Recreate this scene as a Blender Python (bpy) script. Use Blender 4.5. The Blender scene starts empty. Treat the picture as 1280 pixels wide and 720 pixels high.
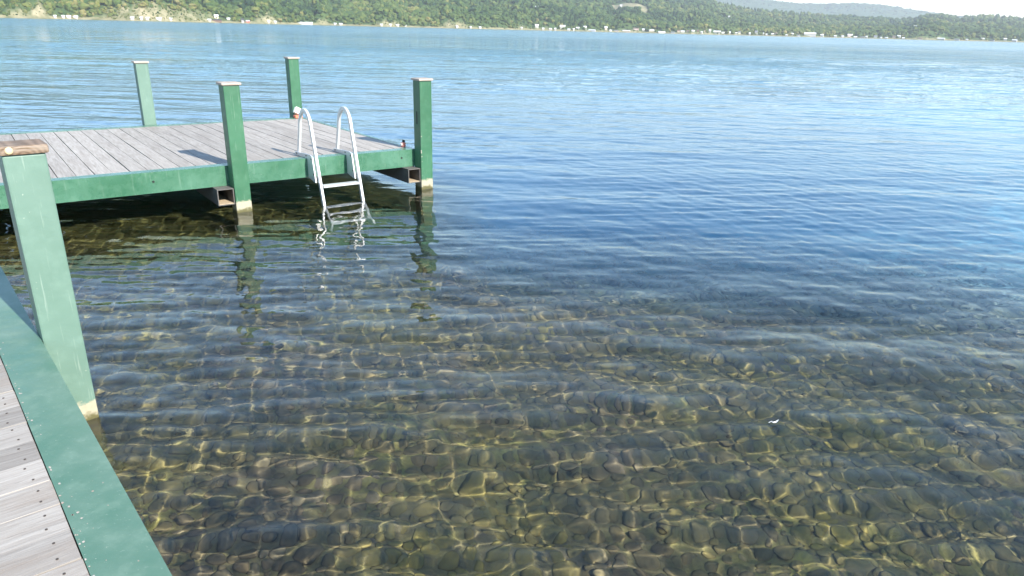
import bpy, bmesh, math, random
import numpy as np
from mathutils import Vector, Matrix
S = bpy.context.scene
C = S.collection
R = math.radians
rng = np.random.default_rng(11)
random.seed(11)

# ------------------------------------------------------------------ camera
CAM_H = 1.75
PITCH, ROLL, FPX = 0.3514, 0.0248, 883.0          # focal length in pixels of a 1280 px wide picture
cd = bpy.data.cameras.new('camera')
cam = bpy.data.objects.new('camera', cd)
C.objects.link(cam)
S.camera = cam
cd.sensor_width = 36
cd.lens = FPX / 1280 * 36
cd.clip_start, cd.clip_end = 0.05, 40000
cam.location = (0, 0, CAM_H)
cam.rotation_euler = (Matrix.Rotation(math.pi / 2 - PITCH, 4, 'X') @ Matrix.Rotation(ROLL, 4, 'Z')).to_euler()

# ------------------------------------------------------------------ sky, sun, exposure
SUN_AZ, SUN_EL = -43.3, 34.5                         # azimuth from +X, anticlockwise
w = bpy.data.worlds.new('World')
S.world = w
w.use_nodes = True
sky = w.node_tree.nodes.new('ShaderNodeTexSky')
sky.sky_type = 'NISHITA'
sky.sun_disc = False
sky.sun_elevation = R(SUN_EL)
sky.sun_rotation = R(90 - SUN_AZ)
sky.air_density, sky.dust_density, sky.ozone_density = 1.3, 0.0, 4.2
w.node_tree.links.new(sky.outputs[0], w.node_tree.nodes['Background'].inputs[0])
w.node_tree.nodes['Background'].inputs[1].default_value = 0.14
sl = bpy.data.lights.new('sun', 'SUN')
sun = bpy.data.objects.new('sun', sl)
C.objects.link(sun)
sl.energy, sl.angle, sl.color = 5.0, R(0.5), (1.0, 0.95, 0.87)
sdir = Vector((math.cos(R(SUN_AZ)) * math.cos(R(SUN_EL)), math.sin(R(SUN_AZ)) * math.cos(R(SUN_EL)), math.sin(R(SUN_EL))))
sun.rotation_euler = sdir.to_track_quat('Z', 'Y').to_euler()
sl.cycles.is_caustics_light = True
S.view_settings.view_transform = 'Standard'
S.view_settings.look = 'None'
S.view_settings.gamma = 1
S.view_settings.exposure = 1.32
S.render.engine = 'CYCLES'
cy = S.cycles
cy.use_denoising = True
cy.caustics_refractive = True
cy.caustics_reflective = True
cy.max_bounces = 8
cy.transmission_bounces = 6
cy.glossy_bounces = 3
cy.diffuse_bounces = 3
cy.sample_clamp_indirect = 6
cy.volume_bounces = 0

# ------------------------------------------------------------------ projection used only to read places off the photograph
_F = np.array([0, math.cos(PITCH), -math.sin(PITCH)])
_U0 = np.cross([1, 0, 0], _F)
_R = np.array([1, 0, 0]) * math.cos(ROLL) + _U0 * math.sin(ROLL)
_U = -np.array([1, 0, 0]) * math.sin(ROLL) + _U0 * math.cos(ROLL)
def ray(x, y):
    return _F * FPX + _R * (x - 640) - _U * (y - 360)
def horizon_y(x):
    lo, hi = -100., 200.
    for _ in range(40):
        m = (lo + hi) / 2
        if ray(x, m)[2] > 0: lo = m
        else: hi = m
    return lo
def az_el(x, up):            # picture column and pixels above the horizon -> azimuth from +Y and tangent of elevation
    r = ray(x, horizon_y(x) - up)
    return math.atan2(r[0], r[1]), r[2] / math.hypot(r[0], r[1])

# ------------------------------------------------------------------ node helpers
def mat(name):
    m = bpy.data.materials.new(name)
    m.use_nodes = True
    nt = m.node_tree
    nt.nodes.clear()
    return m, nt
def nd(nt, typ, **kw):
    n = nt.nodes.new('ShaderNode' + typ)
    for k, v in kw.items():
        if k.startswith('_'):
            setattr(n, k[1:], v)
        else:
            key = int(k[1:]) if k[0] == 'i' and k[1:].isdigit() else k.replace('__', ' ')
            if hasattr(v, 'is_output') or isinstance(v, bpy.types.NodeSocket):
                nt.links.new(v, n.inputs[key])
            else:
                n.inputs[key].default_value = v
    return n
def noise(nt, vec, scale, detail=4, rough=.55, dist=0.):
    return nd(nt, 'TexNoise', Vector=vec, Scale=scale, Detail=detail, Roughness=rough, Distortion=dist).outputs['Fac']
def ramp(nt, fac, stops, interp='LINEAR'):
    n = nt.nodes.new('ShaderNodeValToRGB')
    n.color_ramp.interpolation = interp
    e = n.color_ramp.elements
    while len(e) < len(stops): e.new(0.5)
    for el, (p, c) in zip(e, stops):
        el.position = p
        el.color = (*c, 1) if len(c) == 3 else c
    nt.links.new(fac, n.inputs[0])
    return n.outputs[0]
def g(v): return (v, v, v)
def mixc(nt, fac, a, b, mode='MIX'):
    n = nt.nodes.new('ShaderNodeMix')
    n.data_type = 'RGBA'
    n.blend_type = mode
    for i, v in ((0, fac), (6, a), (7, b)):
        if isinstance(v, bpy.types.NodeSocket): nt.links.new(v, n.inputs[i])
        else: n.inputs[i].default_value = v if i == 0 else (*v, 1)
    return n.outputs[2]
def mth(nt, op, a, b=0., c=0., clamp=False):
    n = nt.nodes.new('ShaderNodeMath')
    n.operation = op
    n.use_clamp = clamp
    for i, v in enumerate((a, b, c)):
        if isinstance(v, bpy.types.NodeSocket): nt.links.new(v, n.inputs[i])
        else: n.inputs[i].default_value = v
    return n.outputs[0]
def mapr(nt, v, a, b, c=0., d=1.):
    n = nt.nodes.new('ShaderNodeMapRange')
    nt.links.new(v, n.inputs[0])
    for i, x in enumerate((a, b, c, d)): n.inputs[i + 1].default_value = x
    return n.outputs[0]
def scaled(nt, vec, s, loc=None):
    n = nt.nodes.new('ShaderNodeMapping')
    nt.links.new(vec, n.inputs[0])
    n.inputs['Scale'].default_value = s
    if loc is not None: nt.links.new(loc, n.inputs['Location'])
    return n.outputs[0]
def principled(nt, color, rough, bump=None, bstr=.3, bdist=.01, metallic=0., spec=.5):
    p = nt.nodes.new('ShaderNodeBsdfPrincipled')
    o = nt.nodes.new('ShaderNodeOutputMaterial')
    for k, v in (('Base Color', color), ('Roughness', rough)):
        if isinstance(v, bpy.types.NodeSocket): nt.links.new(v, p.inputs[k])
        else: p.inputs[k].default_value = (*v, 1) if k == 'Base Color' else v
    p.inputs['Metallic'].default_value = metallic
    p.inputs['Specular IOR Level'].default_value = spec
    if bump is not None:
        b = nd(nt, 'Bump', Height=bump, Strength=bstr, Distance=bdist)
        nt.links.new(b.outputs[0], p.inputs['Normal'])
    nt.links.new(p.outputs[0], o.inputs[0])
    return p
def coords(nt):
    t = nt.nodes.new('ShaderNodeTexCoord')
    gm = nt.nodes.new('ShaderNodeNewGeometry')
    oi = nt.nodes.new('ShaderNodeObjectInfo')
    return t.outputs['Object'], gm.outputs['Position'], oi.outputs['Random']

# ------------------------------------------------------------------ materials
def green_paint(name, base, faded, lime=True, chips=.5, rough=.42, fade_scale=2.2):
    m, nt = mat(name)
    ob, pos, rnd = coords(nt)
    n1 = noise(nt, pos, fade_scale, 5, .6)
    n2 = noise(nt, pos, 14, 4, .65)
    col = mixc(nt, mapr(nt, n1, .35, .7), base, faded)
    col = mixc(nt, mth(nt, 'MULTIPLY', mapr(nt, n2, .5, .75), .2), col, tuple(min(1, c * 1.45 + .03) for c in faded))
    # small paint chips down to pale primer
    ch = noise(nt, pos, 60, 3, .6)
    big = noise(nt, pos, 3.1, 2, .5)
    cf = mth(nt, 'MULTIPLY', mapr(nt, ch, .70, .72), mapr(nt, big, .55, .65), clamp=True)
    col = mixc(nt, mth(nt, 'MULTIPLY', cf, chips), col, (.62, .6, .52))
    sc = noise(nt, scaled(nt, pos, (30, 30, 1.5)), 3, 3, .6)
    col = mixc(nt, mth(nt, 'MULTIPLY', mapr(nt, sc, .62, .72), .14), col, (.5, .55, .48))
    if lime:   # lime and algae left by the lake around the waterline
        z = nd(nt, 'SeparateXYZ', i0=pos).outputs[2]
        zz = mth(nt, 'ADD', z, mth(nt, 'MULTIPLY', mth(nt, 'SUBTRACT', noise(nt, pos, 14, 6, .75), .5), .12))
        lime_c = mixc(nt, noise(nt, pos, 45, 4, .7), (.42, .37, .27), (.22, .21, .14))
        col = mixc(nt, mapr(nt, zz, .115, .098), col, lime_c)
        alg = mixc(nt, noise(nt, pos, 30, 4, .7), (.13, .11, .045), (.06, .06, .02))
        col = mixc(nt, mapr(nt, zz, .045, .02), col, alg)
    rg = mapr(nt, n2, .3, .7, rough - .08, rough + .14)
    principled(nt, col, rg, noise(nt, pos, 25, 5, .7), .25, .004)
    return m
M_green = green_paint('green paint on lake steel', (.022, .09, .042), (.036, .125, .064))
M_green_worn = green_paint('worn green channel paint', (.028, .10, .052), (.062, .152, .097), lime=False, chips=.7, rough=.26)
M_green_pale = green_paint('sun faded green paint', (.085, .15, .113), (.108, .178, .138), rough=.5)
M_green_faded = green_paint('faded green walkway paint', (.058, .132, .086), (.118, .185, .136), lime=False, chips=.6, rough=.45, fade_scale=3.5)

def wood(name, lo, hi, stain, along=0, nails=True, contrast=.5):
    m, nt = mat(name)
    ob, pos, rnd = coords(nt)
    sh = nd(nt, 'CombineXYZ', i0=mth(nt, 'MULTIPLY', rnd, 37.), i1=mth(nt, 'MULTIPLY', rnd, 91.), i2=mth(nt, 'MULTIPLY', rnd, 13.)).outputs[0]
    sc = [9., 9., 9.]
    sc[along] = .55
    gv = scaled(nt, ob, sc, sh)
    grain = noise(nt, gv, 7., 6, .7, .6)
    sc2 = [5., 5., 5.]
    sc2[along] = 1.0
    blot = noise(nt, scaled(nt, ob, sc2, sh), 1.3, 5, .6)
    col = mixc(nt, mapr(nt, grain, .3, .72), lo, hi)
    tone = mapr(nt, rnd, 0, 1, 1 - .28 * contrast, 1 + .18 * contrast)
    col = mixc(nt, 1., col, nd(nt, 'CombineColor', i0=tone, i1=tone, i2=mth(nt, 'MULTIPLY', tone, .985)).outputs[0], 'MULTIPLY')
    col = mixc(nt, mth(nt, 'MULTIPLY', mapr(nt, blot, .52, .75), .55 * contrast + .2), col, stain)
    streak = noise(nt, gv, 16., 3, .6)
    col = mixc(nt, mth(nt, 'MULTIPLY', mapr(nt, streak, .64, .72), .5), col, tuple(c * .45 for c in lo))
    principled(nt, col, mapr(nt, grain, .2, .8, .85, .6), grain, .5, .004, spec=.3)
    return m
M_plank = wood('weathered grey deck board', (.205, .182, .158), (.405, .368, .328), (.17, .14, .115), along=1)
M_plank_near = wood('silvered walkway board', (.225, .197, .172), (.365, .335, .30), (.21, .16, .12), along=0, contrast=1.)

def cap_wood(name, a, b, c):
    m, nt = mat(name)
    ob, pos, rnd = coords(nt)
    wv = nd(nt, 'TexWave', _wave_type='RINGS', _rings_direction='Y', Vector=scaled(nt, ob, (1., .25, 1.6)), Scale=16., Distortion=3.5, Detail=3.).outputs['Fac']
    gr = noise(nt, scaled(nt, ob, (2, 22, 22)), 5, 5, .7)
    col = mixc(nt, wv, a, b)
    col = mixc(nt, mapr(nt, gr, .45, .75), col, c)
    principled(nt, col, .75, gr, .5, .004, spec=.3)
    return m
M_cap = cap_wood('weathered cedar cap', (.105, .066, .04), (.19, .125, .08), (.28, .235, .19))
M_cap_pale = cap_wood('bleached post cap', (.26, .205, .16), (.36, .30, .25), (.45, .41, .37))
def plain(name, col, rough=.5, metallic=0., scale=20, var=.25, spec=.5, bstr=.2):
    m, nt = mat(name)
    ob, pos, rnd = coords(nt)
    n = noise(nt, pos, scale, 5, .65)
    principled(nt, mixc(nt, n, tuple(c * (1 - var) for c in col), tuple(min(1, c * (1 + var)) for c in col)), rough, n, bstr, .003, metallic, spec)
    return m
M_knot = plain('pale knot wood', (.55, .42, .24), .7, scale=60)
M_alu = plain('brushed aluminium ladder', (.58, .58, .57), .36, .4, scale=50, var=.07)
M_steel = plain('grey weathered steel tube', (.115, .105, .095), .6, .3, scale=25, var=.5)
M_rust = plain('pale scale inside tube', (.36, .28, .18), .8, scale=40, var=.4)
M_dark = plain('black bolt hole', (.01, .01, .01), .8)
M_nail = plain('dark nail head', (.07, .055, .045), .6, .4)
M_white = plain('white plastic', (.78, .74, .66), .45, var=.05)
M_orange = plain('orange plastic', (.65, .16, .08), .45, var=.1)
M_red = plain('faded red plastic', (.45, .16, .13), .45, var=.1)
M_feather = plain('white feather', (.8, .8, .78), .6, var=.04)

m, nt = mat('lake water')
ob, pos, rnd = coords(nt)
gl = nd(nt, 'BsdfGlass', IOR=1.333, Roughness=0.0, Color=(.985, .995, 1., 1))
dist = nd(nt, 'VectorMath', _operation='LENGTH', i0=pos).outputs['Value']
b1 = noise(nt, scaled(nt, pos, (.55, 1.6, 1)), 3.2, 3, .6)
b2 = noise(nt, scaled(nt, pos, (.25, .8, 1)), .9, 3, .6)
b3 = noise(nt, scaled(nt, pos, (.012, .03, 1)), 1., 3, .6)          # gusts: calmer and rougher patches
amp = mth(nt, 'MULTIPLY', mapr(nt, dist, 6, 60, 0, 1.7), mapr(nt, b3, .38, .62, .45, 1.5))
nt.links.new(mapr(nt, dist, 25, 220, 0, .13), gl.inputs['Roughness'])
b4 = noise(nt, scaled(nt, pos, (.10, .20, 1)), 1., 2, .5)           # longer wave groups that show as streaks far out
b5 = noise(nt, scaled(nt, pos, (.022, .055, 1)), 1., 3, .6)
h = mth(nt, 'MULTIPLY', mth(nt, 'ADD', mth(nt, 'MULTIPLY', b1, .030), mth(nt, 'MULTIPLY', b2, .21)), amp)
b0 = noise(nt, scaled(nt, pos, (.5, 1.3, 1)), 8., 3, .6)
h = mth(nt, 'ADD', h, mth(nt, 'MULTIPLY', b0, mapr(nt, dist, 4.5, 12, 0, .0045)))
h = mth(nt, 'ADD', h, mth(nt, 'MULTIPLY', b4, mapr(nt, dist, 15, 70, 0, .5)))
h = mth(nt, 'ADD', h, mth(nt, 'MULTIPLY', b5, mapr(nt, dist, 50, 200, 0, 1.8)))
bp = nd(nt, 'Bump', Height=h, Strength=1., Distance=1.)
nt.links.new(bp.outputs[0], gl.inputs['Normal'])
om = nt.nodes.new('ShaderNodeOutputMaterial')
nt.links.new(gl.outputs[0], om.inputs[0])
M_water = m

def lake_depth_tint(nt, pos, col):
    # dark olive round the dock paints its shade into the bed colour
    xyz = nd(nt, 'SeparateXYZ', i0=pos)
    dock_shade = mth(nt, 'MULTIPLY', mapr(nt, xyz.outputs[0], -.3, -1.3), mth(nt, 'MULTIPLY', mapr(nt, xyz.outputs[1], 5.0, 6.6), mapr(nt, xyz.outputs[1], 13.5, 10.5)), clamp=True)
    shade_col = mixc(nt, noise(nt, pos, 3., 4, .6), (.035, .04, .014), (.085, .085, .028))
    col = mixc(nt, mth(nt, 'MULTIPLY', dock_shade, .88), col, shade_col)
    deep = mth(nt, 'MULTIPLY', mapr(nt, mth(nt, 'ADD', xyz.outputs[2], mth(nt, 'MULTIPLY', mth(nt, 'SUBTRACT', noise(nt, pos, .6, 3, .5), .5), .5)), -.85, -2.6), mth(nt, 'SUBTRACT', 1., dock_shade))
    return mixc(nt, deep, col, (.068, .235, .33))  # blue painted on the deep bed imitates light scattered up through the water
m, nt = mat('lake bed silt')
ob, pos, rnd = coords(nt)
a = noise(nt, pos, 1.1, 4, .6)
b = noise(nt, pos, 11, 5, .7)
col = mixc(nt, mapr(nt, a, .35, .68), (.10, .088, .05), (.21, .19, .05))
col = mixc(nt, mapr(nt, b, .35, .7), col, (.075, .065, .04))
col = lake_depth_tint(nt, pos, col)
principled(nt, col, .95, b, .6, .02, spec=.1)
M_bed = m
m, nt = mat('cobble under algae')
ob, pos, rnd = coords(nt)
vc = nd(nt, 'Attribute', _attribute_name='tone').outputs['Fac']
tone = mth(nt, 'FRACT', mth(nt, 'ADD', vc, rnd))
a = noise(nt, pos, .75, 3, .6)
b = noise(nt, pos, 28, 5, .7)
col = ramp(nt, tone, [(0, (.08, .064, .037)), (.3, (.098, .079, .044)), (.55, (.122, .10, .05)), (.8, (.09, .074, .048)), (.97, (.15, .126, .074))])
col = mixc(nt, mapr(nt, a, .42, .68, 0, .75), col, (.19, .165, .03))
col = mixc(nt, mapr(nt, b, .45, .75, 0, .6), col, (.08, .07, .04))
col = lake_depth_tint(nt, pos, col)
principled(nt, col, .9, b, .5, .006, spec=.1)
M_cob = m

m, nt = mat('far hillside ground')
ob, pos, rnd = coords(nt)
kind = nd(nt, 'Attribute', _attribute_name='bluff').outputs['Fac']
n = noise(nt, scaled(nt, pos, (1, 1, .25)), .09, 5, .65)
n2 = noise(nt, pos, .02, 4, .6)
gcol = mixc(nt, mapr(nt, n, .35, .65), (.03, .06, .02), (.075, .11, .035))
bcol = mixc(nt, mapr(nt, n, .35, .62), (.13, .13, .06), (.31, .265, .165))
col = mixc(nt, kind, gcol, bcol)
principled(nt, col, .95, n, .4, 2., spec=.05)
M_hill = m
m, nt = mat('distant wooded ridge')
ob, pos, rnd = coords(nt)
n = noise(nt, pos, .022, 6, .7)
n2 = noise(nt, pos, .004, 4, .6)
col = mixc(nt, mapr(nt, n, .3, .7), (.02, .045, .018), (.06, .10, .035))
col = mixc(nt, mapr(nt, n2, .5, .7, 0, .6), col, (.09, .12, .045))
principled(nt, col, .95, n, 1., 9., spec=.05)
M_ridge = m
m, nt = mat('tree foliage')
ob, pos, rnd = coords(nt)
t = nd(nt, 'Attribute', _attribute_name='tint').outputs['Fac']
col = ramp(nt, t, [(0, (.012, .028, .012)), (.3, (.034, .062, .018)), (.6, (.064, .094, .024)), (.85, (.12, .128, .034)), (1, (.18, .155, .06))])
principled(nt, col, .9, noise(nt, pos, .7, 4, .7), .8, .6, spec=.1)
M_tree = m
def hcol(name, c): return plain(name, c, .8, scale=.8, var=.08)
M_walls = {'white': hcol('white clapboard', (.42, .40, .36)), 'cream': hcol('cream siding', (.66, .58, .42)), 'tan': hcol('tan siding', (.42, .34, .25)),
           'grey': hcol('grey siding', (.38, .39, .4)), 'pink': hcol('pinkish siding', (.6, .45, .4)), 'brown': hcol('brown siding', (.16, .10, .07)), 'red': hcol('red siding', (.4, .1, .07))}
M_roofs = [hcol('grey shingle roof', (.16, .16, .17)), hcol('pale metal roof', (.6, .6, .6)), hcol('brown shingle roof', (.15, .1, .075)), hcol('dark shingle roof', (.05, .05, .055))]

# ------------------------------------------------------------------ object helpers
def tag(o, label=None, cat=None, group=None, kind=None):
    for k, v in (('label', label), ('category', cat), ('group', group), ('kind', kind)):
        if v: o[k] = v
    return o
def empty(name, loc, rz, label, cat, group=None):
    o = bpy.data.objects.new(name, None)
    C.objects.link(o)
    o.location = loc
    o.rotation_euler = (0, 0, rz)
    o.empty_display_size = .2
    return tag(o, label, cat, group)
def link(name, me, mt=None, parent=None, loc=(0, 0, 0)):
    o = bpy.data.objects.new(name, me)
    C.objects.link(o)
    if mt is not None and not me.materials: me.materials.append(mt)
    o.parent = parent
    o.location = loc
    return o
def add_box(bm, x0, x1, y0, y1, z0, z1, mi=0):
    vs = [bm.verts.new(p) for p in ((x0, y0, z0), (x1, y0, z0), (x1, y1, z0), (x0, y1, z0), (x0, y0, z1), (x1, y0, z1), (x1, y1, z1), (x0, y1, z1))]
    fs = []
    for f in ((0, 3, 2, 1), (4, 5, 6, 7), (0, 1, 5, 4), (1, 2, 6, 5), (2, 3, 7, 6), (3, 0, 4, 7)):
        fc = bm.faces.new([vs[i] for i in f])
        fc.material_index = mi
        fs.append(fc)
    return vs, fs
def mesh(bm, name, smooth=False, bevel=0., seg=1):
    if bevel:
        bmesh.ops.bevel(bm, geom=list(bm.edges), offset=bevel, segments=seg, affect='EDGES', profile=.6)
    bmesh.ops.recalc_face_normals(bm, faces=bm.faces)
    me = bpy.data.meshes.new(name)
    bm.to_mesh(me)
    bm.free()
    if smooth:
        me.polygons.foreach_set('use_smooth', [True] * len(me.polygons))
    return me
def box(name, mt, parent, x0, x1, y0, y1, z0, z1, bevel=.003, seg=1):
    cx, cyy, cz = (x0 + x1) / 2, (y0 + y1) / 2, (z0 + z1) / 2
    bm = bmesh.new()
    add_box(bm, x0 - cx, x1 - cx, y0 - cyy, y1 - cyy, z0 - cz, z1 - cz)
    return link(name, mesh(bm, name, False, bevel, seg), mt, parent, (cx, cyy, cz))
def extrude_profile(name, mt, parent, prof, axis, a0, a1, close=True):
    """prof: closed polygon in the two other axes; swept along axis from a0 to a1"""
    bm = bmesh.new()
    def P(p, a): return (a, p[0], p[1]) if axis == 0 else (p[0], a, p[1])
    A = [bm.verts.new(P(p, a0)) for p in prof]
    B = [bm.verts.new(P(p, a1)) for p in prof]
    n = len(prof)
    for i in range(n): bm.faces.new((A[i], A[(i + 1) % n], B[(i + 1) % n], B[i]))
    bm.faces.new(A)
    bm.faces.new(B[::-1])
    return link(name, mesh(bm, name), mt, parent)
def receiver(o):
    o.cycles.is_caustics_receiver = True
    return o
def grid_mesh(name, X, Y, Z, wrap, attrs=None):
    n, k = X.shape
    v = np.stack([X, Y, Z], -1).reshape(-1, 3)
    i = np.arange(n - 1)[:, None]
    j = np.arange(k if wrap else k - 1)[None, :]
    j2 = (j + 1) % k
    q = np.stack([i * k + j, (i + 1) * k + j, (i + 1) * k + j2, i * k + j2], -1).reshape(-1, 4)
    return raw_mesh(name, v, q, attrs)
def raw_mesh(name, v, q, attrs=None, smooth=True):
    me = bpy.data.meshes.new(name)
    me.vertices.add(len(v))
    me.vertices.foreach_set('co', np.asarray(v, np.float32).ravel())
    me.loops.add(q.size)
    me.loops.foreach_set('vertex_index', q.astype(np.int32).ravel())
    me.polygons.add(len(q))
    kk = q.shape[1]
    me.polygons.foreach_set('loop_start', (np.arange(len(q)) * kk).astype(np.int32))
    me.polygons.foreach_set('loop_total', np.full(len(q), kk, np.int32))
    me.polygons.foreach_set('use_smooth', np.full(len(q), smooth, bool))
    for an, av in (attrs or {}).items():
        at = me.attributes.new(an, 'FLOAT', 'POINT')
        at.data.foreach_set('value', np.asarray(av, np.float32).ravel())
    me.update()
    me.validate()
    return me

# ------------------------------------------------------------------ water surface: real ripples, finest near the walkway
waves = []
for lam in np.geomspace(.06, 2.4, 84):
    sp = 13 if lam > 1.0 else 20 if lam > .45 else 28 if lam > .2 else 48
    th = -math.pi / 2 + R(4) + rng.normal() * R(sp)
    if .085 < lam < .3:
        th = -math.pi / 2 + R(3) + rng.normal() * R(15) if rng.uniform() < .62 else rng.normal() * R(24) + (math.pi if rng.uniform() < .5 else 0)
    slope = .004 if lam > 1.0 else .006 if lam > .45 else .0095 if lam > .2 else .0148 if lam > .1 else .0085
    k = 2 * math.pi / lam
    waves.append((k * math.cos(th), k * math.sin(th), slope * rng.uniform(.7, 1.3) / k, rng.uniform(0, 6.283), lam))
def water_height(X, Y, dx):
    Z = np.zeros_like(X)
    e1 = 1 + .38 * np.sin(X * .9 + 1.1 * np.sin(Y * .55)) * np.sin(Y * .7 + X * .23 + 2)
    e2 = 1 + .45 * np.sin(X * .31 + 1.7 * np.sin(Y * .17 + 1)) * np.sin(Y * .43 - X * .11 + .7)
    for kx, ky, a, p, lam in waves:
        f = np.clip((lam / dx - 2.6) / 2, 0, 1)
        Z += a * f * np.cos(kx * X + ky * Y + p) * (e1 if lam < .3 else e2)
    return Z
half = [0.]
while half[-1] < R(64):
    half.append(half[-1] + (.0026 if half[-1] < R(41) else .0026 + (half[-1] - R(41)) * .02))
half = np.array(half)
fan = np.concatenate([-half[:0:-1], half]) + math.pi / 2
NF = len(fan)
ang = np.concatenate([fan, np.linspace(fan[-1], fan[0] + 2 * math.pi, 44)[1:-1]])
rr = np.concatenate([np.geomspace(.25, 1.2, 50)[:-1], np.geomspace(1.2, 70, 860)[:-1], np.geomspace(70, 4200, 110)])
RR, AA = np.meshgrid(rr, ang, indexing='ij')
X, Y = RR * np.cos(AA), RR * np.sin(AA)
da = np.concatenate([np.gradient(fan), np.full(len(ang) - NF, R(6))])
water = link('water', grid_mesh('water', X, Y, water_height(X, Y, RR * da[None, :]), True), M_water)
water.cycles.is_caustics_caster = True
tag(water, 'clear rippled lake water, blue far out and transparent over the cobbles', kind='structure')

# ------------------------------------------------------------------ lake bed with cobbles
def bed_z(x, y):
    s = np.hypot(x * .6, y) + np.where(x < 0, 1.0, .04) * np.clip(x, -3.2, 9)
    return -(.58 + .07 * np.clip(s - 1.5, 0, 4.5) + .38 * np.clip(s - 5.2, 0, 60)) + .035 * np.sin(x * 1.7 + 1) * np.sin(y * 1.3) - .00 * x
r2 = np.concatenate([np.geomspace(.25, 60, 260), np.geomspace(65, 9500, 30)])
a2 = np.radians(np.linspace(0, 360, 181)[:-1])
RR, AA = np.meshgrid(r2, a2, indexing='ij')
X, Y = RR * np.cos(AA), RR * np.sin(AA)
Z = np.maximum(bed_z(X, Y), -9) + rng.normal(size=X.shape) * .006
bed = receiver(link('lake_bed', grid_mesh('lake_bed', X, Y, Z, True), M_bed))
tag(bed, 'olive brown lake bottom covered in cobbles', kind='structure')
def ico(sub):
    bm = bmesh.new()
    bmesh.ops.create_icosphere(bm, subdivisions=sub, radius=1)
    v = np.array([x.co[:] for x in bm.verts])
    f = np.array([[x.index for x in fc.verts] for fc in bm.faces])
    bm.free()
    return v, f
I1, I2, I3 = ico(1), ico(2), ico(3)
def stone_shape(v, seed):
    q = np.random.default_rng(seed)
    out = v.copy()
    for _ in range(7):         # cut flats, like water-worn shale and limestone
        n = q.normal(size=3); n[2] *= 1.3
        n /= np.linalg.norm(n)
        d = out @ n
        lim = q.uniform(.62, .9)
        out -= np.outer(np.clip(d - lim, 0, None) * .85, n)
    return out
pos = []
tries = 0
cell = {}
def place(n_try, smin, smax, rmin, rmax):
    for _ in range(n_try):
        r = math.sqrt(rng.uniform(rmin ** 2, rmax ** 2))
        a = R(rng.uniform(-43, 43))
        x, y = r * math.sin(a), r * math.cos(a)
        s = rng.uniform(smin, smax)
        cx, cyy = int(x // .25), int(y // .25)
        ok = True
        for i in (-1, 0, 1):
            for j in (-1, 0, 1):
                for (px, py, ps) in cell.get((cx + i, cyy + j), ()):
                    if (px - x) ** 2 + (py - y) ** 2 < ((ps + s) * .80) ** 2:
                        ok = False
        if ok:
            cell.setdefault((cx, cyy), []).append((x, y, s))
            pos.append((x, y, s))
place(90, .07, .09, 1.3, 9.)
place(4200, .038, .06, 1.3, 9.)
place(15000, .028, .042, 1.3, 8.2)
place(9000, .02, .032, 1.3, 4.5)
P = np.array(pos)
show = P[:, 2] / np.hypot(np.hypot(P[:, 0], P[:, 1]), 2.3)
inview = np.abs(np.arctan2(P[:, 0], P[:, 1])) < R(35)
inview &= (P[:, 1] > 1.75) & ~((P[:, 0] < -.5) & (P[:, 1] < 2.6))
order = np.argsort(-show * inview)
single, rest_i = order[:300], order[300:]
protos = []
for k in range(10):
    me = raw_mesh('cobble', stone_shape(I3[0] if k < 4 else I2[0], 50 + k), (I3 if k < 4 else I2)[1], {'tone': np.zeros(len((I3 if k < 4 else I2)[0]))})
    me.materials.append(M_cob)
    protos.append(me)
for i in single:
    x, y, s = P[i]
    o = receiver(link('cobble', protos[rng.integers(10)], None, bed, (x, y, float(bed_z(x, y)) + s * .03)))
    o.scale = (s * rng.uniform(.95, 1.3), s * rng.uniform(.8, 1.05), s * rng.uniform(.24, .4))
    o.rotation_euler = (rng.normal() * .12, rng.normal() * .12, rng.uniform(0, 6.28))
def batch(idx, base, k_shapes, name):
    if len(idx) == 0: return
    V, Fc, T = [], [], []
    shp = [stone_shape(base[0], 90 + q) for q in range(k_shapes)]
    nv = len(base[0])
    for n, i in enumerate(idx):
        x, y, s = P[i]
        t = rng.uniform(0, 6.28)
        c, sn = math.cos(t), math.sin(t)
        v = shp[rng.integers(k_shapes)] * [s * rng.uniform(.95, 1.3), s * rng.uniform(.8, 1.05), s * rng.uniform(.24, .4)]
        v = np.stack([v[:, 0] * c - v[:, 1] * sn + x, v[:, 0] * sn + v[:, 1] * c + y, v[:, 2] + bed_z(x, y) + s * .02], -1)
        V.append(v); Fc.append(base[1] + n * nv); T.append(np.full(nv, rng.uniform()))
    return np.concatenate(V), np.concatenate(Fc), np.concatenate(T)
dists = np.hypot(P[rest_i, 0], P[rest_i, 1])
near_b = batch(rest_i[dists < 5.2], I2, 8, 'n')
far_b = batch(rest_i[dists >= 5.2], I1, 8, 'f')
Vv = np.concatenate([near_b[0], far_b[0]])
Ff = np.concatenate([near_b[1], far_b[1] + len(near_b[0])])
Tt = np.concatenate([near_b[2], far_b[2]])
stones = receiver(link('small_cobbles', raw_mesh('small_cobbles', Vv, Ff, {'tone': Tt}), M_cob, bed))
stones['kind'] = 'stuff'

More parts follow.
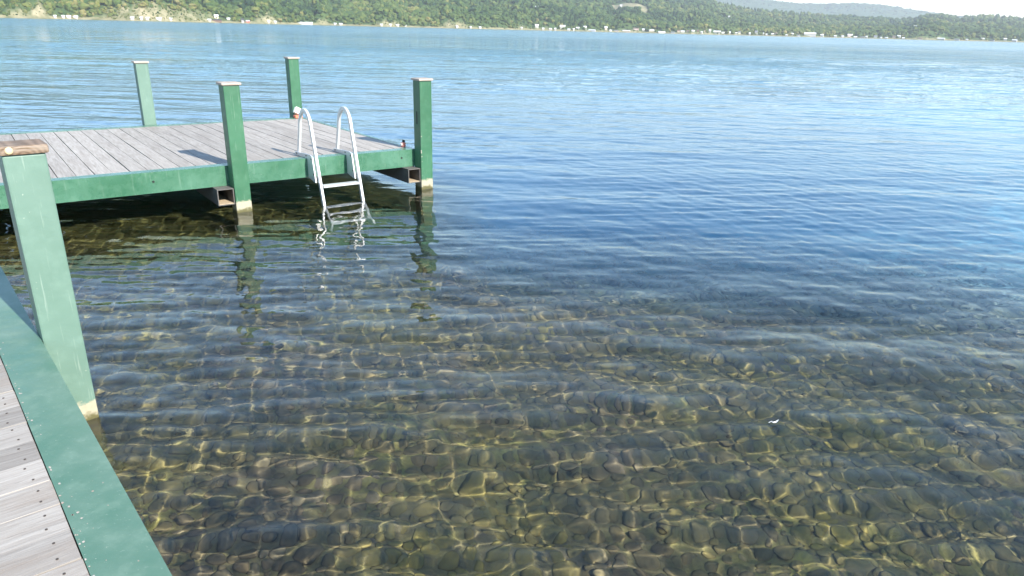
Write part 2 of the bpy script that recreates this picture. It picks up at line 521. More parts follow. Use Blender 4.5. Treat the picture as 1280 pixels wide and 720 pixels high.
# ------------------------------------------------------------------ far shore
def interp(tab, x): return np.interp(x, [t[0] for t in tab], [t[1] for t in tab])
def tab_px(tab):       # (column, pixels above horizon) -> (azimuth, tangent)
    return sorted(az_el(x, up) for x, up in tab)
near_top = tab_px([(-260, 175), (0, 150), (300, 120), (520, 88), (700, 66), (820, 56), (900, 41), (960, 34), (1020, 30), (1080, 28), (1130, 27), (1170, 29), (1200, 32), (1240, 34.5), (1285, 33), (1400, 34), (1550, 30)])
far_top = tab_px([(640, 40), (800, 44), (880, 47), (930, 47.5), (965, 44.5), (1000, 41), (1040, 42), (1070, 43.5), (1105, 42), (1140, 37.5), (1170, 33.5), (1205, 30), (1260, 26), (1400, 20)])
def D0(az): return np.interp(az, [R(-60), R(-36), R(-15), R(0), R(18), R(36), R(60)], [1000, 1100, 1330, 1560, 1850, 2250, 2600]) + 22 * np.sin(az * 19) + 13 * np.sin(az * 47 + 1)
bluffs = [(10, 34, 10, .7), (38, 60, 13, 1.), (130, 260, 15, .8), (165, 215, 17, 1.), (320, 345, 11, .9), (395, 412, 8, .8), (470, 502, 9, .9), (552, 585, 10, .9), (640, 660, 9, .5),
          (665, 692, 7, .5), (772, 800, 6, .7), (860, 892, 5, .6), (1140, 1180, 6, .9), (255, 275, 10, .6), (575, 640, 6, .4)]
def bluff_amount(az, dt):
    out = np.zeros_like(az)
    for x0, x1, hh, st in bluffs:
        a0, a1 = az_el(x0, 0)[0], az_el(x1, 0)[0]
        c, hw = (a0 + a1) / 2, (a1 - a0) / 2
        f = np.clip(1.25 - np.abs(az - c) / hw, 0, 1) * 1.6
        depth = hh * 2.7
        f = np.clip(f, 0, 1) * st * np.clip((depth * (1 + .35 * np.sin(az * 700) * np.sin(az * 313 + 2)) - dt) / 12, 0, 1)
        out = np.maximum(out, f)
    return out
def hill_noise(az, D):
    x, y = D * np.sin(az), D * np.cos(az)
    return (np.sin(x * .0061 + 1.3 * np.sin(y * .0043)) + .6 * np.sin(x * .013 + y * .009 + 2) + .35 * np.sin(x * .031 - y * .021) + .3 * np.sin(x * .05 + y * .043 + 1))
LRIDGE = 1350.
FIELD = (az_el(762, 0)[0], az_el(808, 0)[0])
def hillA(az, dt):
    d0 = D0(az)
    top = interp(near_top, az) * (d0 + LRIDGE) + CAM_H - 9     # crowns add the last metres
    s = np.clip(dt / LRIDGE, 0, 1)
    bl = bluff_amount(az, np.zeros_like(az))
    z = 1.2 * np.clip(dt / 8, -2, 1) + (6 + 14 * bl) * np.clip((dt - 6) / 45, 0, 1) ** .8
    prof = s ** 1.08 * (1 - .12 * np.sin(s * math.pi))
    z = z + (top - 12) * prof + hill_noise(az, d0 + dt) * 5.5 * np.clip(dt / 200, 0, 1) * np.clip((LRIDGE * 1.05 - dt) / 500, .12, 1)
    z = np.where(dt > LRIDGE, z - (dt - LRIDGE) * .16, z)
    return z
azs = np.linspace(R(-58), R(58), 520)
dts = np.concatenate([[-60, -20, -5, 0, 4, 8, 12, 18, 26, 36, 48, 60, 75, 95, 120], np.linspace(150, LRIDGE, 60), [1450, 1700, 2100]])
DT, AZ = np.meshgrid(dts, azs, indexing='ij')
DD = D0(AZ) + DT
ZZ = hillA(AZ, DT)
isfield = ((AZ > FIELD[0]) & (AZ < FIELD[1]) & (DT > 470) & (DT < 640)).astype(float) * .9
attr = np.maximum(bluff_amount(AZ, DT) * (DT > 6), isfield)
attr = np.maximum(attr, ((DT >= 0) & (DT <= 8)) * .8)
hill = link('near_hillside', grid_mesh('near_hillside', DD * np.sin(AZ), DD * np.cos(AZ), ZZ, False, {'bluff': attr}), M_hill)
tag(hill, 'wooded hillside with pale eroded bluffs rising behind the far shore', kind='structure')
# the blue ridge behind
azs = np.linspace(R(-58), R(58), 420)
dts = np.concatenate([np.linspace(0, 1500, 40), [1800, 2400]])
DT, AZ = np.meshgrid(dts, azs, indexing='ij')
base_d = 5200 + 300 * np.sin(AZ * 5)
DD = base_d + DT
s = np.clip(DT / 1500, 0, 1)
top = interp(far_top, AZ) * (base_d + 1500)
rough = rng.normal(size=AZ.shape) * 2.4
ZZ = -3 + top * s ** .9 + (hill_noise(AZ, DD) * 9 * s * (1 - s) * 2) + rough * (s > .05)
ZZ = np.where(DT > 1500, ZZ - (DT - 1500) * .15, ZZ)
ridge = link('distant_ridge', grid_mesh('distant_ridge', DD * np.sin(AZ), DD * np.cos(AZ), ZZ, False), M_ridge)
tag(ridge, 'hazy blue wooded ridge beyond the near hillside', kind='structure')

# the wood on the hillside: tens of thousands of crowns that nobody could count
def wood_band(n, t0, t1, tmpl, sz, seed, azr=(-47, 47), shrubs=False):
    q = np.random.default_rng(seed)
    az = R(1) * q.uniform(azr[0], azr[1], n)
    dt = q.uniform(t0, t1, n)
    bl = bluff_amount(az, dt)
    infield = (az > FIELD[0]) & (az < FIELD[1]) & (dt > 425) & (dt < 640)
    keep = (bl < .5 + .25 * q.uniform(-1, 1, n)) & ~infield
    thin = (bl > .3) & (q.uniform(size=n) < .6)
    keep &= ~thin
    if shrubs: keep = (bl > .2) & (np.sin(az * 2100) * np.sin(dt * .3 + az * 900) > -.35)
    az, dt = az[keep], dt[keep]
    n = len(az)
    D = D0(az) + dt
    z = hillA(az, dt)
    x, y = D * np.sin(az), D * np.cos(az)
    hgt = sz * np.clip(q.lognormal(0, .32, n), .5, 1.55) * np.where(dt < 30, .62, 1.)
    conif = (np.sin(x * .006 + 2) * np.sin(y * .008 + x * .002) > .25) & (q.uniform(size=n) < .6)
    wid = hgt * np.where(conif, .36, q.uniform(.46, .66, n))
    v0, f0 = tmpl
    nv = len(v0)
    v = np.repeat(v0[None], n, 0)
    v = v * (1 + q.normal(size=(n, nv, 1)) * .17)
    taper = np.where(conif[:, None], 1 - .55 * (v[:, :, 2] * .5 + .5), 1.)
    c, s_ = np.cos(q.uniform(0, 6.28, n))[:, None], np.sin(q.uniform(0, 6.28, n))[:, None]
    vx = (v[:, :, 0] * c - v[:, :, 1] * s_) * wid[:, None] * taper + x[:, None]
    vy = (v[:, :, 0] * s_ + v[:, :, 1] * c) * wid[:, None] * taper + y[:, None]
    vz = v[:, :, 2] * hgt[:, None] * .55 + (z + hgt * .45)[:, None]
    patch = np.sin(x * .011 + 1.7 * np.sin(y * .007)) * np.sin(y * .009 + x * .004 + 1)
    tint = .42 + .20 * patch + q.normal(size=n) * .17 - .32 * conif + .20 * (dt < 60)
    tint = np.clip(tint, 0, 1)
    T = np.repeat(tint[:, None], nv, 1) + q.normal(size=(n, nv)) * .06
    V = np.stack([vx, vy, vz], -1).reshape(-1, 3)
    Fq = (f0[None] + (np.arange(n) * nv)[:, None, None]).reshape(-1, 3)
    return V, Fq, np.clip(T, 0, 1).reshape(-1)
def join(parts):
    V, Fq, T, off = [], [], [], 0
    for v, f, t in parts:
        V.append(v); Fq.append(f + off); T.append(t); off += len(v)
    return np.concatenate(V), np.concatenate(Fq), np.concatenate(T)
V, Fq, T = join([wood_band(6500, 5, 45, I1, 2.8, 7, shrubs=True), wood_band(3000, 8, 70, I2, 6.5, 3), wood_band(8000, 60, 220, I1, 8., 4), wood_band(14000, 180, 620, I1, 9., 5), wood_band(12500, 560, LRIDGE + 20, I1, 10.5, 6)])
wd = link('hillside_wood', raw_mesh('hillside_wood', V, Fq, {'tint': T}, smooth=False), M_tree)
tag(wd, 'dense green mixed wood covering the far hillside', kind='stuff')
q = np.random.default_rng(8)     # crowns along the skyline of the distant ridge
n = 2600
az = R(1) * q.uniform(2, 44, n)
bd = 5200 + 300 * np.sin(az * 5)
dt = 1500 - q.exponential(160, n)
x, y = (bd + dt) * np.sin(az), (bd + dt) * np.cos(az)
z = -3 + interp(far_top, az) * (bd + 1500) * np.clip(dt / 1500, 0, 1) ** .9
v = I1[0][None] * (1 + q.normal(size=(n, 12, 1)) * .15)
hg = 11 * q.lognormal(0, .3, n)
V = np.stack([v[:, :, 0] * hg[:, None] + x[:, None], v[:, :, 1] * hg[:, None] + y[:, None], v[:, :, 2] * hg[:, None] * .6 + z[:, None]], -1).reshape(-1, 3)
Fq = (I1[1][None] + (np.arange(n) * 12)[:, None, None]).reshape(-1, 3)
T = np.repeat(q.uniform(.1, .5, n)[:, None], 12, 1).reshape(-1)
rw = link('ridge_wood', raw_mesh('ridge_wood', V, Fq, {'tint': T}, smooth=False), M_tree)
tag(rw, 'dark trees along the crest of the distant blue ridge', kind='stuff')

# ------------------------------------------------------------------ houses on the far shore
def house_mesh(wd_, dp, hh, rise):
    bm = bmesh.new()
    vs = [bm.verts.new(p) for p in ((-wd_ / 2, -dp / 2, -3), (wd_ / 2, -dp / 2, -3), (wd_ / 2, dp / 2, -3), (-wd_ / 2, dp / 2, -3), (-wd_ / 2, -dp / 2, hh), (wd_ / 2, -dp / 2, hh), (wd_ / 2, dp / 2, hh), (-wd_ / 2, dp / 2, hh), (-wd_ / 2, 0, hh + rise), (wd_ / 2, 0, hh + rise))]
    for f in ((0, 1, 5, 4), (2, 3, 7, 6), (1, 2, 6, 9, 5), (3, 0, 4, 8, 7)): bm.faces.new([vs[i] for i in f])
    me = mesh(bm, 'walls')
    bm = bmesh.new()
    o = .5
    pr = [(-dp / 2 - o, hh - .3), (0, hh + rise + .15), (dp / 2 + o, hh - .3), (dp / 2 + o, hh), (0, hh + rise + .5), (-dp / 2 - o, hh)]
    A = [bm.verts.new((-wd_ / 2 - o, a, b)) for a, b in pr]
    B = [bm.verts.new((wd_ / 2 + o, a, b)) for a, b in pr]
    for i in range(6): bm.faces.new((A[i], A[(i + 1) % 6], B[(i + 1) % 6], B[i]))
    for L in ((0, 1, 4, 5), (1, 2, 3, 4)):
        bm.faces.new([A[i] for i in L]); bm.faces.new([B[i] for i in L][::-1])
    return me, mesh(bm, 'roof')
def house(px, up, pw, ph, wall, roof, label=None, group=None, cat='house', gable=False, pane=False):
    az, _ = az_el(px, 0)
    dt = {0: 7., 1: 16., 2: 30.}.get(up, 30.) if up <= 2 else None
    if dt is None:
        # farther up the slope: walk back until the ground shows at that height
        dt = 30.
        while dt < LRIDGE:
            e = (float(hillA(np.array([az]), np.array([dt]))[0]) + 6 - CAM_H) / (D0(az) + dt)
            if e * FPX / math.cos(az) * .95 > up: break
            dt += 10
    D = float(D0(az)) + dt
    zb = float(hillA(np.array([az]), np.array([dt]))[0])
    m_px = D * math.cos(az) / FPX * .95
    ww, hh = max(pw * .9 * m_px, 3.), max(ph * .65 * m_px, 2.)
    dp = ww if gable else max(6., ww * .6)
    if dt > 60: zb += 6
    e = empty('house' if cat == 'house' else cat.replace(' ', '_'), (D * math.sin(az), D * math.cos(az), zb), -az + (math.pi / 2 if gable else 0) + random.uniform(-.25, .25), label, cat, group)
    wm, rm = house_mesh(ww if not gable else dp, dp if not gable else ww, hh * .72, hh * .38)
    link('wall', wm, M_walls[wall], e)
    link('roof', rm, M_roofs[roof], e)
    return e
G1 = 'small white cottages strung along the far shore'
G2 = 'low tan and brown buildings among the trees on the far shore'
L1 = 'tiny white cottage at the water edge of the far shore'
L2 = 'tiny tan or brown building half hidden in trees on the far shore'
special = [
    (69, 0, 3, 2.5, 'white', 1, 'white cottage under the leftmost tall pale bluff'), (271, 1, 5, 4, 'cream', 1, 'cream box shaped house above a dark boathouse left of the centre post'),
    (303, 0, 3.2, 5, 'white', 3, 'narrow tall white house with dark roof behind the tall left posts'), (671, 1, 4.5, 4.5, 'white', 1, 'white house at the left end of the dense cottage row'),
    (703, 1, 7, 5.5, 'white', 1, 'broad white house, largest of the middle stretch of far shore'), (731, 1, 4, 5, 'white', 1, 'white two storey house right of the broad white one'),
    (896, 1, 9, 4, 'white', 1, 'wide white gabled house with pale roof on the far shore right of centre'), (945, 1, 3.6, 6, 'white', 0, 'tall narrow white house left of a long low white one'),
    (1012, 1, 15, 4.5, 'white', 1, 'long bright white lodge, the widest building on the far shore'), (1062, 1, 6, 4, 'pink', 1, 'pinkish house with pale roof right of the long white lodge'),
    (1027, 0, 4, 4, 'white', 1, 'small white gabled boathouse just right of the long white lodge'), (1176, 0, 9, 2.2, 'white', 1, 'long low white shed below the tan bluff on the right'),
    (670, 22, 3.5, 2.5, 'white', 1, 'lone pale roofed house up the slope left of centre'), (909, 17, 2.4, 2.5, 'white', 1, 'lone white house halfway up the wooded slope right of centre'),
    (1141, 12, 3, 2.5, 'white', 1, 'lone white house on the slope above the tan bluff on the right'), (1268, 0, 5.5, 3, 'white', 1, 'white boathouse nearest the right edge of the far shore'),
    (283, 14, 4, 2, 'white', 1, 'white walled house up the slope above the cream box house'), (757, 1, 3.5, 5, 'tan', 1, 'narrow tan house standing apart right of the white two storey house')]
for px, up, pw, ph, c, rf, lb in special:
    house(px, up, pw, ph, c, rf, lb)
STRETCH = [(0, 110, 'under the leftmost pale bluff'), (110, 225, 'at the foot of the wide mottled bluff'), (225, 320, 'behind the middle dock post'), (320, 460, 'beyond the tall far right dock post'),
           (460, 540, 'beyond the right front post'), (540, 645, 'on the quiet shore left of centre'), (645, 682, 'at the left end of the dense row'), (682, 700, 'left of the broadest white house'),
           (700, 735, 'right of the broadest white house'), (735, 800, 'below the tan hill field'), (800, 850, 'on the open shore right of the field'), (850, 880, 'left of the wide gabled house'),
           (880, 910, 'around the wide gabled house'), (910, 935, 'right of the wide gabled house'), (935, 962, 'around the tall narrow white house'), (962, 1000, 'left of the long white lodge'),
           (1000, 1060, 'right of the long white lodge'), (1060, 1115, 'right of the pinkish house'), (1115, 1190, 'near the tan bluff on the right'), (1190, 1290, 'towards the right edge of the photo')]
ORD = ['leftmost', 'second from left', 'third from left', 'fourth from left', 'fifth from left', 'sixth from left']
def stretch_label(px, pw, ph, items, what):
    for a, b, txt in STRETCH:
        if a <= px < b:
            peers = sorted(p for p in items if a <= p < b)
            size = 'long low' if pw > 2.4 * ph else 'tall narrow' if ph > 1.25 * pw else 'squat'
            if len(peers) == 1: return f'{size} {what} {txt}'
            return f'{size} {what}, {ORD[peers.index(px)]} {txt}'
WHITE = ((79, 3, 1.6), (86, 5, 1.4), (95, 5, 1.3), (166, 4, 1.8), (177, 3, 1.6), (185, 4, 1.5), (199, 6, 1.2), (214, 3, 1.2), (262, 4, 1.8), (286, 4, 2.4), (336, 2.5, 1.6), (344, 2.5, 1.4), (419, 3, 2.2), (426, 4, 1.2),
                   (477, 3, 1.4), (488, 2.5, 2.5), (497, 4, 1.4), (507, 2, 1.5), (571, 2.5, 2), (588, 2, 1.8), (600, 3, 1.5), (652, 1.8, 2.4), (679, 2.6, 2.5), (688, 3, 2.2), (694, 2.2, 3), (711, 3.4, 2.2), (717, 2, 3), (722, 4, 3),
                   (763, 3, 2), (804, 3, 3.4), (853, 5, 2.2), (866, 4, 2), (877, 2, 3.4), (887, 2.4, 4), (903, 4, 2.2), (918, 7, 2.2), (911, 3.5, 3.2), (937, 1.8, 4), (952, 5.5, 2.8), (958, 2, 2.4), (965, 4, 2), (983, 2.4, 2), (989, 5, 3.2),
                   (1044, 3, 2.6), (1053, 3, 2.4), (1069, 4, 1.8), (1083, 2, 3), (1101, 2.4, 1.8), (1108, 3.5, 1.6), (1123, 4, 3.6), (1129, 3, 2), (1208, 3, 1.5), (1228, 4, 2.2), (1256, 3.5, 3))
for px, pw, ph in WHITE:
    house(px, 0 if pw * ph < 8 else 1, pw, ph, 'white', 1, stretch_label(px, pw, ph, [t[0] for t in WHITE], 'white cottage'), G1)
DULL = ((271, 12, 1.4, 'brown', 3), (304, 4, 1.6, 'brown', 3), (310, 4, 1.6, 'red', 1), (380, 22, .7, 'grey', 1), (740, 9, 1.6, 'grey', 1), (770, 6, 1.6, 'tan', 0), (783, 10, 1.8, 'tan', 1), (795, 7, 2.2, 'pink', 2), (814, 7, 2.4, 'tan', 1), (827, 9, 1.8, 'cream', 1), (841, 5, 1.6, 'grey', 0), (848, 4, 3, 'tan', 2), (860, 4, 2.4, 'tan', 2), (872, 3, 2.5, 'brown', 2),
                          (881, 3, 2.6, 'tan', 2), (924, 3, 4, 'cream', 0), (970, 3, 3, 'tan', 2), (998, 4, 1.8, 'grey', 0), (1035, 6, 2, 'grey', 0), (1078, 5, 1.6, 'tan', 0), (1094, 4, 2.6, 'grey', 0), (1117, 3, 2.6, 'pink', 2), (1150, 5, 1.8, 'tan', 2), (1196, 6, 1.6, 'grey', 0), (1240, 5, 1.6, 'grey', 3))
for px, pw, ph, c, rf in DULL:
    house(px, 0 if ph < 2 else 1, pw, ph, c, rf, stretch_label(px, pw, ph, [t[0] for t in DULL if t[3] == c], c + ' building'), G2)
house(774, 26, 3, 2, 'white', 1, 'pale farm building at the lower edge of the tan hill field')

# ------------------------------------------------------------------ swimming dock
D_O = (-1.0623, 7.9698, 0)
D_TH = R(37.6)
ZD = .44
dock = empty('dock', D_O, D_TH, 'green steel framed dock with grey board deck and four corner posts standing in the lake', 'dock')
def post(parent, x, y, top, mt, capmt, s=.15, over=.016, ch=.024, lean=(0, 0), bottom=-1.5):
    p = box('post', mt, parent, x, x + s, y, y + s, bottom, top, .008, 2)
    receiver(p)
    # the child cap keeps its own place relative to the post
    bm = bmesh.new()
    add_box(bm, -s / 2 - over, s / 2 + over, -s / 2 - over, s / 2 + over, 0, ch)
    c = link('cap', mesh(bm, 'cap', False, .009, 2), capmt, p, (0, 0, (top - bottom) / 2 + .001))
    p.rotation_euler = (lean[0], lean[1], 0)
    return p
p_right = post(dock, 0, -.005, 1.195, M_green, M_cap_pale)
p_mid = post(dock, -2.07, -.065 + .06, 1.20, M_green, M_cap_pale)
p_bl = post(dock, -2.125, 3.58, 1.22, M_green_pale, M_cap_pale, lean=(0, -.0))
p_br = post(dock, -.10, 3.58, 1.265, M_green, M_cap_pale)
U0, U1 = -6.4, .03
VF, VB = .155, 3.53
FL = .125      # flange width of the channel beams
def channel_front(name, parent, mt, x0, x1, v, sgn, axis=0, zt=ZD, zb=.245, fl=FL, th=.008):
    # C section: web at v, flanges going inward (sgn)
    a = v
    b = v + sgn * fl
    t = sgn * th
    prof = [(a, zb), (b, zb), (b, zb + th), (a + t, zb + th), (a + t, zt - th), (b, zt - th), (b, zt), (a, zt)]
    return extrude_profile(name, mt, parent, prof, axis, x0, x1)
fb = channel_front('front_beam', dock, M_green_worn, U0, U1, VF, 1)
bb = channel_front('back_beam', dock, M_green_worn, U0, U1, VB, -1)
eb = channel_front('end_beam', dock, M_green_worn, VF + .13, VB - .13, U1 - .001, -1, axis=1, fl=.05, zt=ZD - .001)
for b_ in (fb, bb, eb): receiver(b_)
n = 0
y0, y1 = VF + FL + .004, VB - FL - .004
pl_me = []
for k in range(4):
    bm = bmesh.new()
    add_box(bm, -.0685, .0685, -(y1 - y0) / 2, (y1 - y0) / 2, -.019, .019)
    bmesh.ops.subdivide_edges(bm, edges=[e for e in bm.edges if abs(e.verts[0].co.y - e.verts[1].co.y) > 1], cuts=6)
    for v_ in bm.verts:
        v_.co.z += .0015 * math.sin(v_.co.y * (1.3 + k) + k * 2); v_.co.x += .0012 * math.sin(v_.co.y * (1 + .6 * k) + k)
    pl_me.append(mesh(bm, 'plank'))
    pl_me[-1].materials.append(M_plank)
u = U1 - .05 - .075
while u > U0 + .1:
    o = link('plank', pl_me[n % 4], None, dock, (u, (y0 + y1) / 2, ZD - .0195 - .002 + random.uniform(-.002, .0015)))
    o.rotation_euler = (0, random.uniform(-.006, .006), random.uniform(-.0008, .0008) + (math.pi if n % 3 == 0 else 0))
    u -= .1435
    n += 1
# joists under the boards, so gaps are not see-through
for v_ in (1.2, 2.4):
    box('joist', M_green_worn, dock, U0, U1 - .06, v_ - .03, v_ + .03, .27, .396)
# open square tubes under the frame next to each post
def tube(name, parent, x0, x1, yf, yb, z0, z1, th=.008):
    bm = bmesh.new()
    A = [(x0, z0), (x1, z0), (x1, z1), (x0, z1)]
    B = [(x0 + th, z0 + th), (x1 - th, z0 + th), (x1 - th, z1 - th), (x0 + th, z1 - th)]
    rings = [[bm.verts.new((px, y_, pz)) for px, pz in L] for y_, L in ((yf, A), (yb, A), (yb, B), (yf, B))]
    for r_ in range(4):
        r0, r1 = rings[r_], rings[(r_ + 1) % 4]
        for i in range(4):
            f = bm.faces.new((r0[i], r0[(i + 1) % 4], r1[(i + 1) % 4], r1[i]))
    me = mesh(bm, name)
    o = link(name, me, M_steel, parent)
    bm = bmesh.new()
    add_box(bm, x0 + th + .002, x1 - th - .002, yf + .004, yf + .5, z0 + th + .0005, z0 + th + .006)
    link('rust_scale', mesh(bm, 'rust_scale'), M_rust, o)
    return receiver(o)
tube('square_tube', dock, -.156, -.004, .015, 3.56, .085, .243)
tube('square_tube', dock, -2.228, -2.074, .015, 3.56, .085, .243)
tube('square_tube', dock, -4.30, -4.146, .03, 3.56, .085, .243)
def disc(name, mt, parent, loc, r, axis='Y', h=.008, seg=12):
    bm = bmesh.new()
    bmesh.ops.create_cone(bm, cap_ends=True, segments=seg, radius1=r, radius2=r * .85, depth=h)
    if axis == 'X': bmesh.ops.rotate(bm, verts=bm.verts, matrix=Matrix.Rotation(R(90), 3, 'Y'))
    if axis == 'Y': bmesh.ops.rotate(bm, verts=bm.verts, matrix=Matrix.Rotation(R(90), 3, 'X'))
    return link(name, mesh(bm, name), mt, parent, loc)
for uu in (-.16, -2.74, -3.6, -4.5):
    disc('bolt_hole', M_dark, dock, (uu, VF - .002, .352), .011)
# slotted opening near the top of the right post
box('slot', M_dark, p_right, -.0765, -.0735, -.01, .012, .88, 1.0 + .02, .0005)
for k, zz in enumerate((.62, .46, .44, .395, .34)):
    disc('paint_chip', M_cap_pale, p_right, (-.068 + .004 * math.sin(k * 5), -.0765, zz - .167 + .3 - .0), .006 + .002 * math.sin(k), h=.002, seg=7)

# boards' nail heads are too small to pick apart on the far deck; the near walkway carries them
# ------------------------------------------------------------------ swim ladder hooked over the dock front
ladder = empty('swim_ladder', D_O, D_TH, 'white aluminium swim ladder with two looped handrails on the dock front', 'ladder')
def rail_points():
    P0 = [(-.345, -.75), (-.133, 0.02), (.058, .74)]
    c = (.205, .735); pts = list(P0)
    a, b = .147, .185
    for k in range(1, 11):
        t = math.pi - math.pi * k / 11
        pts.append((c[0] + a * math.cos(t) + .005, c[1] + b * math.sin(t)))
    pts += [(.365, .72), (.447, ZD + .004)]
    return pts
def ribbon(name, parent, mt, x, pts, wx, wt):
    bm = bmesh.new()
    rings = []
    for i, (v_, z_) in enumerate(pts):
        a = pts[max(i - 1, 0)]
        b = pts[min(i + 1, len(pts) - 1)]
        t = Vector((b[0] - a[0], b[1] - a[1])).normalized()
        nrm = Vector((-t.y, t.x))
        hw = wt / 2
        ring = []
        for sx, sn in ((-1, -1), (1, -1), (1, 1), (-1, 1)):
            ring.append(bm.verts.new((x + sx * wx / 2, v_ + nrm.x * sn * hw, z_ + nrm.y * sn * hw)))
        rings.append(ring)
    for i in range(len(rings) - 1):
        for k in range(4):
            bm.faces.new((rings[i][k], rings[i][(k + 1) % 4], rings[i + 1][(k + 1) % 4], rings[i + 1][k]))
    bm.faces.new(rings[0]); bm.faces.new(rings[-1][::-1])
    long_e = [e for e in bm.edges if not any(e in [r_e for r_e in e.verts[0].link_edges if False] for _ in ())]
    me = mesh(bm, name, False, .0055, 2)
    o = link(name, me, mt, parent)
    return receiver(o)
LX = (-1.235, -.80)
for x in LX:
    rl = ribbon('handrail', ladder, M_alu, x, rail_points(), .027, .043)
    # mounting plate: flat bar along the deck, then bent down over the beam
    prof = [(.47, ZD + .002), (.47, ZD + .03), (.06, ZD + .05), (.01, ZD + .035), (-.045, .22), (-.01, .22), (.135, .25), (.135, ZD + .002)]
    extrude_profile('mounting_plate', M_alu, ladder, prof, 0, x - .034, x - .020)
    for bv, bz in ((.42, ZD + .018), (.16, ZD + .03), (.03, ZD + .012), (-.01, .30)):
        disc('bolt', M_nail, ladder, (x - .036, bv, bz), .008, axis='X', h=.006)
def at_z(z): return -.133 + (z - .02) * (.191 / .72)
for z_ in (.195, -.08, -.305, -.555):
    v_ = at_z(z_)
    receiver(box('step', M_alu, ladder, LX[0] + .019, LX[1] - .019, v_ - .035, v_ + .05, z_ - .022, z_, .003))

# ------------------------------------------------------------------ two small things on the deck by the posts
marker = empty('deck_reflector', (0, 0, 0), 0, 'tilted white reflector on an orange base at the foot of the far right post', 'reflector')
th = Matrix.Rotation(D_TH, 4, 'Z')
def dock_pt(a, b, z): return (th @ Vector((a, b, z))) + Vector(D_O)
marker.location = dock_pt(-.075, 3.44, ZD)
marker.rotation_euler = (0, 0, D_TH)
box('base', M_orange, marker, -.06, .05, -.05, .05, .002, .045, .006)
hd = box('reflector_head', M_white, marker, -.055, .055, -.035, .035, .055, .145, .012, 2)
hd.rotation_euler = (R(-12), R(28), 0)
marker2 = empty('deck_light', dock_pt(-.035, .34, ZD), D_TH, 'small red and white light fixed on the deck beside the right front post', 'light')
box('base', M_red, marker2, -.02, .02, -.03, .03, .002, .055, .01, 2)
box('lens', M_white, marker2, -.03, -.0195, -.02, .015, .02, .048, .004)
sp_ = box('backing', M_dark, marker2, .0, .018, -.02, .03, .055, .08, .006)

# ------------------------------------------------------------------ walkway in the foreground
W_O = (-2.0146, 2.7577, 0)
W_TH = R(41.2)
walk = empty('walkway', W_O, W_TH, 'foreground boardwalk with silvered boards and a faded green steel edge beam', 'walkway')
bw = .156
Y0, Y1 = -5.6, 3.38
channel_front('edge_beam', walk, M_green_faded, Y0, Y1, 0., -1, axis=1, fl=bw, th=.01, zb=.22)
channel_front('inner_beam', walk, M_green_faded, Y0, Y1, -1.62, 1, axis=1, fl=bw, th=.01, zb=.22)
X0_, X1_ = -1.62 + bw + .004, -bw - .0015
n = 0
wp_me = []
for k in range(4):
    bm = bmesh.new()
    add_box(bm, -(X1_ - X0_) / 2, (X1_ - X0_) / 2, -.0711, .0711, -.019, .019)
    bmesh.ops.subdivide_edges(bm, edges=[e for e in bm.edges if abs(e.verts[0].co.x - e.verts[1].co.x) > 1], cuts=5)
    for v_ in bm.verts:
        v_.co.y += .0015 * math.sin(v_.co.x * (2.3 + k) + k * 2)
    bmesh.ops.bevel(bm, geom=list(bm.edges), offset=.0008, segments=1, affect='EDGES')
    wp_me.append(mesh(bm, 'plank'))
    wp_me[-1].materials.append(M_plank_near)
nbm = bmesh.new()
bmesh.ops.create_cone(nbm, cap_ends=True, segments=8, radius1=.0038, radius2=.0034, depth=.003)
nail_me = mesh(nbm, 'nail')
nail_me.materials.append(M_nail)
yy = Y0 + .08
while yy < Y1 - .05:
    o = link('plank', wp_me[n % 4], None, walk, ((X0_ + X1_) / 2 + random.uniform(-.002, .0005), yy, ZD - .0195 - .002 + random.uniform(-.0015, .001)))
    o.rotation_euler = (random.uniform(-.004, .004), 0, random.uniform(-.0012, .0012))
    if -3.2 < yy < .6:
        for dy in (-.035, .035):
            for dx_ in (.045,):
                link('nail', nail_me, None, o, ((X1_ - X0_) / 2 - dx_ + random.uniform(-.008, .008), dy + random.uniform(-.008, .008), .0195))
    yy += .1435
    n += 1
for x_ in (-1.25, -.55):
    box('joist', M_steel, walk, x_ - .03, x_ + .03, Y0, Y1, .27, .39)
p_near = post(walk, .002, .0, 1.235, M_green_pale, M_cap, s=.15, over=.012, ch=.036)
kn = None
bm = bmesh.new()
bmesh.ops.create_icosphere(bm, subdivisions=2, radius=.016)
bmesh.ops.scale(bm, vec=(.9, .35, .95), verts=bm.verts)
for c_ in p_near.children:
    link('knot', mesh(bm, 'knot', True), M_knot, c_, (-.048, -.087, .019))
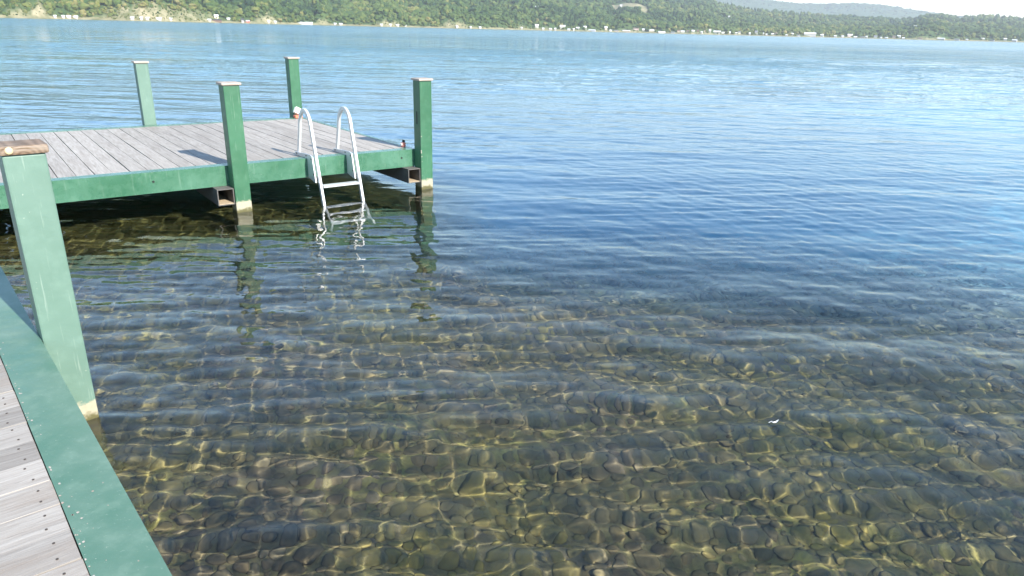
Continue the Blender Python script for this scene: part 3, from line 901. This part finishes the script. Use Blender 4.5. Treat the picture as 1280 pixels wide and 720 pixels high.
# paint worn off along the inner lip of the beam
bm = bmesh.new()
q = np.random.default_rng(21)
for _ in range(110):
    y_ = q.uniform(-2.6, .5)
    x_ = -bw + abs(q.normal()) * .010 + .003
    if q.uniform() < .22: x_ = q.uniform(-bw + .01, -.01); y_ = q.uniform(-2.1, -1.2)
    r_ = q.uniform(.0012, .0042) * (1 if x_ < -.12 else .8)
    k_ = 7
    vs = [bm.verts.new((x_ + r_ * math.cos(6.283 * i / k_) * q.uniform(.5, 1.2), y_ + r_ * 1.5 * math.sin(6.283 * i / k_) * q.uniform(.5, 1.3), ZD + .0006)) for i in range(k_)]
    bm.faces.new(vs)
chips = link('paint_chips', mesh(bm, 'paint_chips'), M_cap_pale, walk)
chips['kind'] = 'stuff'

# ------------------------------------------------------------------ a feather adrift
fe = empty('floating_feather', (1.272, 2.961, .012), R(24), 'small white curled feather floating on the clear water right of the middle', 'feather')
bm = bmesh.new()
L = []
for i in range(9):
    t = i / 8
    x_ = (t - .5) * .046
    wd_ = .005 * math.sin(math.pi * min(1, t * .93 + .05)) ** .7
    z_ = .010 * (2 * t - 1) ** 2
    L.append([bm.verts.new((x_, -wd_, z_ + .002)), bm.verts.new((x_, 0, z_)), bm.verts.new((x_, wd_, z_ + .002))])
for a_, b_ in zip(L, L[1:]):
    bm.faces.new((a_[0], b_[0], b_[1], a_[1])); bm.faces.new((a_[1], b_[1], b_[2], a_[2]))
link('vane', mesh(bm, 'vane', True), M_feather, fe)
bm = bmesh.new()
bmesh.ops.create_cone(bm, cap_ends=True, segments=6, radius1=.0009, radius2=.0006, depth=.02)
bmesh.ops.rotate(bm, verts=bm.verts, matrix=Matrix.Rotation(R(75), 3, 'Y'))
link('quill', mesh(bm, 'quill'), M_feather, fe, (-.029, 0, .011))

# ------------------------------------------------------------------ haze between here and the ridge
bm = bmesh.new()
add_box(bm, -8200, 8200, -600, 9200, -12, 620)
m, nt = mat('thin summer haze')
v_ = nd(nt, 'VolumePrincipled', Color=(.92, .96, 1., 1), Density=1.15e-4, Anisotropy=.2)
o_ = nt.nodes.new('ShaderNodeOutputMaterial')
nt.links.new(v_.outputs[0], o_.inputs['Volume'])
haze = link('haze', mesh(bm, 'haze'), m)
tag(haze, 'thin blue summer haze over the lake', kind='stuff')
